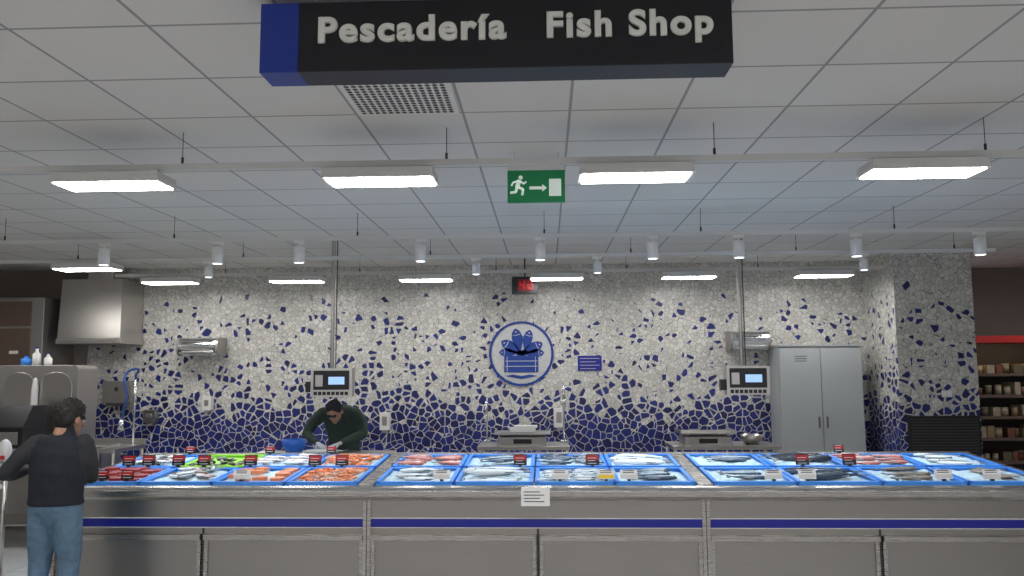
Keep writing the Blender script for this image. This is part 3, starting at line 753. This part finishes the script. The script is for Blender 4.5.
# ------------------------------------------------------------ people
def remesh(mb_, voxel, it=6):
    me = mb_.mesh('tmp'); o = bpy.data.objects.new('tmp', me); COL.objects.link(o)
    r = o.modifiers.new('r', 'REMESH'); r.mode = 'VOXEL'; r.voxel_size = voxel
    if it:
        s = o.modifiers.new('s', 'SMOOTH'); s.iterations = it; s.factor = .5
    dg = bpy.context.evaluated_depsgraph_get(); dg.update()
    out = bpy.data.meshes.new_from_object(o.evaluated_get(dg))
    bpy.data.objects.remove(o); out.materials.clear()
    for p in out.polygons: p.use_smooth = True
    return out
def link_mesh(me, name, mats, parent):
    for m in mats: me.materials.append(m)
    o = bpy.data.objects.new(name, me); COL.objects.link(o); o.parent = parent
    o.location = -parent.location
    return o
def seg_dist(p, a, c):
    d = c - a; t = max(0, min(1, (p - a).dot(d) / max(d.length_squared, 1e-9))); return (p - (a + d * t)).length
def body(name, parts, mats, parent, voxel=.013, it=5, hem=None):
    b = MB()
    for pts, rad, side, mi in parts: b.loft(pts, rad, side=side, n=18)
    me = remesh(b, voxel, it)
    segs = []
    for pts, rad, side, mi in parts:
        for i in range(len(pts) - 1):
            r0 = rad[i] if isinstance(rad[i], (int, float)) else sum(rad[i]) / 2
            r1 = rad[i + 1] if isinstance(rad[i + 1], (int, float)) else sum(rad[i + 1]) / 2
            segs.append((Vector(pts[i]), Vector(pts[i + 1]), (r0 + r1) / 2, mi))
    for p in me.polygons:
        c = p.center; mi = min(segs, key=lambda s: seg_dist(c, s[0], s[1]) / s[2])[3]
        if hem and mi in (hem[1], hem[2]): mi = hem[1] if c.z > hem[0] else hem[2]
        p.material_index = mi
    for v in me.vertices:
        n_ = .005 * mnoise.noise(v.co * 12) + .002 * mnoise.noise(v.co * 30)
        if hem and hem[0] < v.co.z < hem[0] + .30: n_ += .008 * max(0, 1 - (v.co.z - hem[0]) / .05)
        v.co += v.normal * n_
    return link_mesh(me, name, mats, parent)
def head(M, parent, hair_big=1.0, cap=False):
    b = MB()
    b.ell((0, 0, .03), (.075, .094, .088), 0, M); b.ell((0, .028, -.05), (.056, .064, .06), 0, M)
    b.loft([(0, .09, .012), (0, .108, -.022)], [.009, .014], M=M, n=10); b.ell((0, .084, -.058), (.024, .012, .011), 0, M)
    b.ell((0, .078, -.088), (.022, .018, .016), 0, M)
    for s in (-1, 1): b.ell((s * .078, -.004, -.008), (.011, .020, .032), 0, M)
    b.loft([(0, -.02, -.03), (0, -.035, -.13)], [.055, .055], M=M)
    link_mesh(remesh(b, .006, 4), 'head', [SKIN], parent)
    b = MB()
    for s in (-1, 1):
        b.ell((s * .030, .083, .004), (.013, .010, .008), 0, M, 10, 6); b.ell((s * .030, .091, .004), (.006, .004, .006), 1, M, 8, 5)
        b.loft([(s * .016, .092, .022), (s * .046, .084, .022)], [.004, .003], n=6, m=1, M=M)
    link_mesh(b.mesh('eyes'), 'eyes', [EYE, HAIR], parent)
    b = MB(); f = hair_big
    b.ell((0, -.018, .048), (.084 * f, .094 * f, .082 * f), 0, M); b.ell((0, -.05, .0), (.077 * f, .062 * f, .085 * f), 0, M)
    rr = random.Random(3)
    if not cap:
        for i in range(110):
            a = rr.uniform(0, 2 * pi); e_ = rr.uniform(-.3, 1.4)
            d = Vector((math.cos(a) * math.cos(e_), math.sin(a) * math.cos(e_), math.sin(e_)))
            if d.y > .55 and d.z < .45: continue
            p = Vector((0, -.02, .035)) + Vector((d.x * .083 * f, d.y * .09 * f, d.z * .090 * f))
            b.ell(p, (rr.uniform(.010, .02),) * 3, 0, M, 6, 4)
    else:
        b.loft([(-.04, .085, .062), (.04, .085, .062)], [(.02, .006), (.02, .006)], side=(0, 1, 0), M=M)
    link_mesh(remesh(b, .006, 2), 'hair' if not cap else 'cap', [HAIR if not cap else VEST], parent)
def hand(parent, name, wrist, d, pn, thumb, mt, curl=.45, sc=1.0):
    d = Vector(d).normalized(); pn = Vector(pn); pn = (pn - d * pn.dot(d)).normalized(); sd = d.cross(pn)
    if sd.dot(Vector(thumb)) < 0: sd = -sd
    w = Vector(wrist); b = MB()
    b.loft([w - d * .03, w, w + d * .035 * sc, w + d * .085 * sc], [(.024, .019), (.026, .018), (.038 * sc, .016), (.040 * sc, .013)], side=sd, n=14)
    for i, (off, L) in enumerate(((.030, .072), (.010, .080), (-.010, .074), (-.029, .058))):
        p = w + d * .085 * sc + sd * off * sc; ang = curl * (.5 + .12 * i); pts = [p - d * .02, p]
        for f_ in (.45, .32, .25):
            dirv = d * math.cos(ang) + pn * math.sin(ang) + sd * off * 1.5; p = p + dirv.normalized() * L * f_ * sc; pts.append(p.copy()); ang += curl * .9
        b.loft(pts, [.010, .0098, .009, .0085, .0072], n=10, side=sd)
    p = w + d * .025 * sc + sd * .026; t1 = p + (d * .6 + sd * .7 + pn * .3) * .04; t2 = t1 + (d * .85 + sd * .2 + pn * .35) * .032; t3 = t2 + (d * .9 + pn * .35) * .022
    b.loft([p, t1, t2, t3], [.015, .0125, .010, .0085], n=10, side=pn)
    link_mesh(remesh(b, .0042, 3), name, [mt], parent)

# customer, seen from behind, facing the counter
cu = empty('customer_man', (-3.42, 5.58, 0))
hx_, hy_ = -3.42, 5.56
parts = [
    ([(hx_, hy_, .84), (hx_, hy_, .95), (hx_ + .005, hy_ + .0, 1.08), (hx_ + .01, hy_ + .01, 1.2), (hx_ + .015, hy_ + .02, 1.28), (hx_ + .02, hy_ + .025, 1.325)],
     [(.185, .125), (.188, .13), (.195, .135), (.205, .125), (.178, .105), (.085, .07)], (1, 0, 0), 0),
    ([(hx_ + .02, hy_ + .02, 1.3), (hx_ + .03, hy_ + .04, 1.385)], [.06, .056], (1, 0, 0), 3),
    ([(hx_ - .15, hy_ + .01, 1.27), (-3.66, 5.50, 1.175), (-3.735, 5.47, 1.07)], [.070, .060, .050], (0, 1, 0), 1),
    ([(-3.735, 5.47, 1.07), (-3.755, 5.58, 1.05), (-3.74, 5.70, 1.06)], [.049, .044, .032], (0, 0, 1), 1),
    ([(hx_ + .175, hy_ + .01, 1.27), (hx_ + .215, hy_ + .02, 1.14), (hx_ + .20, hy_ + .08, 1.03)], [.070, .060, .050], (0, 1, 0), 1),
    ([(hx_ + .20, hy_ + .08, 1.03), (hx_ + .14, hy_ + .20, 1.01), (hx_ + .06, hy_ + .28, 1.02)], [.048, .043, .032], (0, 0, 1), 1),
    ([(hx_, hy_, .90), (hx_, hy_, .82)], [(.16, .112), (.168, .122)], (1, 0, 0), 2),
    ([(hx_ - .085, hy_, .82), (hx_ - .095, hy_ + .01, .62), (hx_ - .10, hy_ + .02, .45), (hx_ - .105, hy_ + .0, .3), (hx_ - .11, hy_ - .01, .07)], [.098, .092, .072, .066, .060], (1, 0, 0), 2),
    ([(hx_ + .085, hy_, .82), (hx_ + .09, hy_ + .02, .62), (hx_ + .095, hy_ + .035, .45), (hx_ + .10, hy_ + .02, .3), (hx_ + .10, hy_ + .01, .07)], [.098, .092, .072, .066, .060], (1, 0, 0), 2),
]
body('clothed_body', parts, [VEST, SLEEVE, JEANS, SKIN], cu, hem=(.855, 0, 2))
head(Matrix.Translation((hx_ + .035, hy_ + .07, 1.435)) @ Matrix.Rotation(-.35, 4, 'Z') @ Matrix.Rotation(-.3, 4, 'X'), cu, 1.10)
hand(cu, 'hand_left', (-3.74, 5.73, 1.06), (.1, 1, .2), (.6, 0, -.6), (1, 0, .6), SKIN, .6)
hand(cu, 'hand_right', (hx_ + .05, hy_ + .30, 1.02), (-.8, .5, .1), (0, -.6, -.6), (0, 0, 1), SKIN, .5)
b = MB()
for s in (-.105, .10): b.loft([(hx_ + s, hy_ - .07, .045), (hx_ + s, hy_ + .02, .06), (hx_ + s * 1.1, hy_ + .14, .035), (hx_ + s * 1.15, hy_ + .18, .03)], [(.038, .04), (.044, .055), (.046, .035), (.03, .025)], side=(1, 0, 0))
link_mesh(remesh(b, .008, 3), 'shoes', [SHOE], cu)

# fishmonger bending over the table
wk = empty('fishmonger', (-2.22, 8.75, 0))
wx = -2.22
parts = [
    ([(wx, 8.85, .86), (wx, 8.86, .98), (wx, 8.80, 1.12), (wx, 8.70, 1.25), (wx, 8.60, 1.33), (wx, 8.52, 1.35)],
     [(.17, .12), (.17, .125), (.185, .13), (.205, .125), (.19, .10), (.09, .075)], (1, 0, 0), 0),
    ([(wx, 8.55, 1.33), (wx, 8.46, 1.35)], [.062, .056], (1, 0, 0), 2),
    ([(wx - .17, 8.61, 1.32), (wx - .27, 8.52, 1.22), (wx - .30, 8.44, 1.11)], [.072, .062, .053], (0, 1, 0), 0),
    ([(wx - .30, 8.44, 1.11), (wx - .21, 8.32, 1.07), (wx - .12, 8.22, 1.04)], [.052, .046, .033], (0, 0, 1), 0),
    ([(wx + .17, 8.61, 1.32), (wx + .27, 8.52, 1.22), (wx + .30, 8.44, 1.11)], [.072, .062, .053], (0, 1, 0), 0),
    ([(wx + .30, 8.44, 1.11), (wx + .21, 8.32, 1.07), (wx + .12, 8.22, 1.04)], [.052, .046, .033], (0, 0, 1), 0),
    ([(wx, 8.86, .92), (wx, 8.86, .84)], [(.16, .115), (.165, .12)], (1, 0, 0), 1),
    ([(wx - .09, 8.86, .84), (wx - .10, 8.84, .46), (wx - .11, 8.87, .07)], [.095, .068, .055], (1, 0, 0), 1),
    ([(wx + .09, 8.86, .84), (wx + .10, 8.84, .46), (wx + .11, 8.87, .07)], [.095, .068, .055], (1, 0, 0), 1),
]
body('clothed_body', parts, [JACK, APRON, SKIN], wk)
head(Matrix.Translation((wx + .0, 8.41, 1.345)) @ Matrix.Rotation(pi, 4, 'Z') @ Matrix.Rotation(-1.0, 4, 'X'), wk, 1.0, True)
hand(wk, 'hand_left', (wx + .10, 8.19, 1.03), (-.7, -.6, -.25), (0, 0, -1), (0, -1, .2), GLOVE, .5)
hand(wk, 'hand_right', (wx - .10, 8.19, 1.03), (.6, -.7, -.25), (0, 0, -1), (0, -1, .2), GLOVE, .5)
b = MB()
for s in (-.11, .11): b.loft([(wx + s, 8.93, .045), (wx + s, 8.86, .06), (wx + s * 1.1, 8.72, .035)], [(.04, .04), (.045, .055), (.042, .032)], side=(1, 0, 0))
link_mesh(remesh(b, .008, 3), 'boots', [SHOE], wk)
b = MB(); M = Matrix.Translation((wx, 8.08, .972)) @ Matrix.Rotation(.2, 4, 'Z')
fish(b, M, .42, .14, .055, 0, 1, 2, 3, 4); b.obj('fish_being_cleaned', [FB, FS, FW, FIN, BLACK])

# ------------------------------------------------------------ world
w = bpy.data.worlds.new('world'); scene.world = w; w.use_nodes = True
w.node_tree.nodes['Background'].inputs[0].default_value = (.95, .95, 1, 1); w.node_tree.nodes['Background'].inputs[1].default_value = .55

# ------------------------------------------------------------ camera
cam = bpy.data.cameras.new('camera'); cam.sensor_width = 36; cam.lens = 28.125; cam.clip_start = .05; cam.clip_end = 60
co = bpy.data.objects.new('camera', cam); COL.objects.link(co)
yaw = math.atan(33 / 800); ti = math.radians(5.99)
R = Matrix.Rotation(yaw, 4, 'Z') @ Matrix.Rotation(pi / 2 + ti, 4, 'X') @ Matrix.Rotation(-.006, 4, 'Z')
co.matrix_world = Matrix.Translation((0, 0, 1.75)) @ R
scene.camera = co
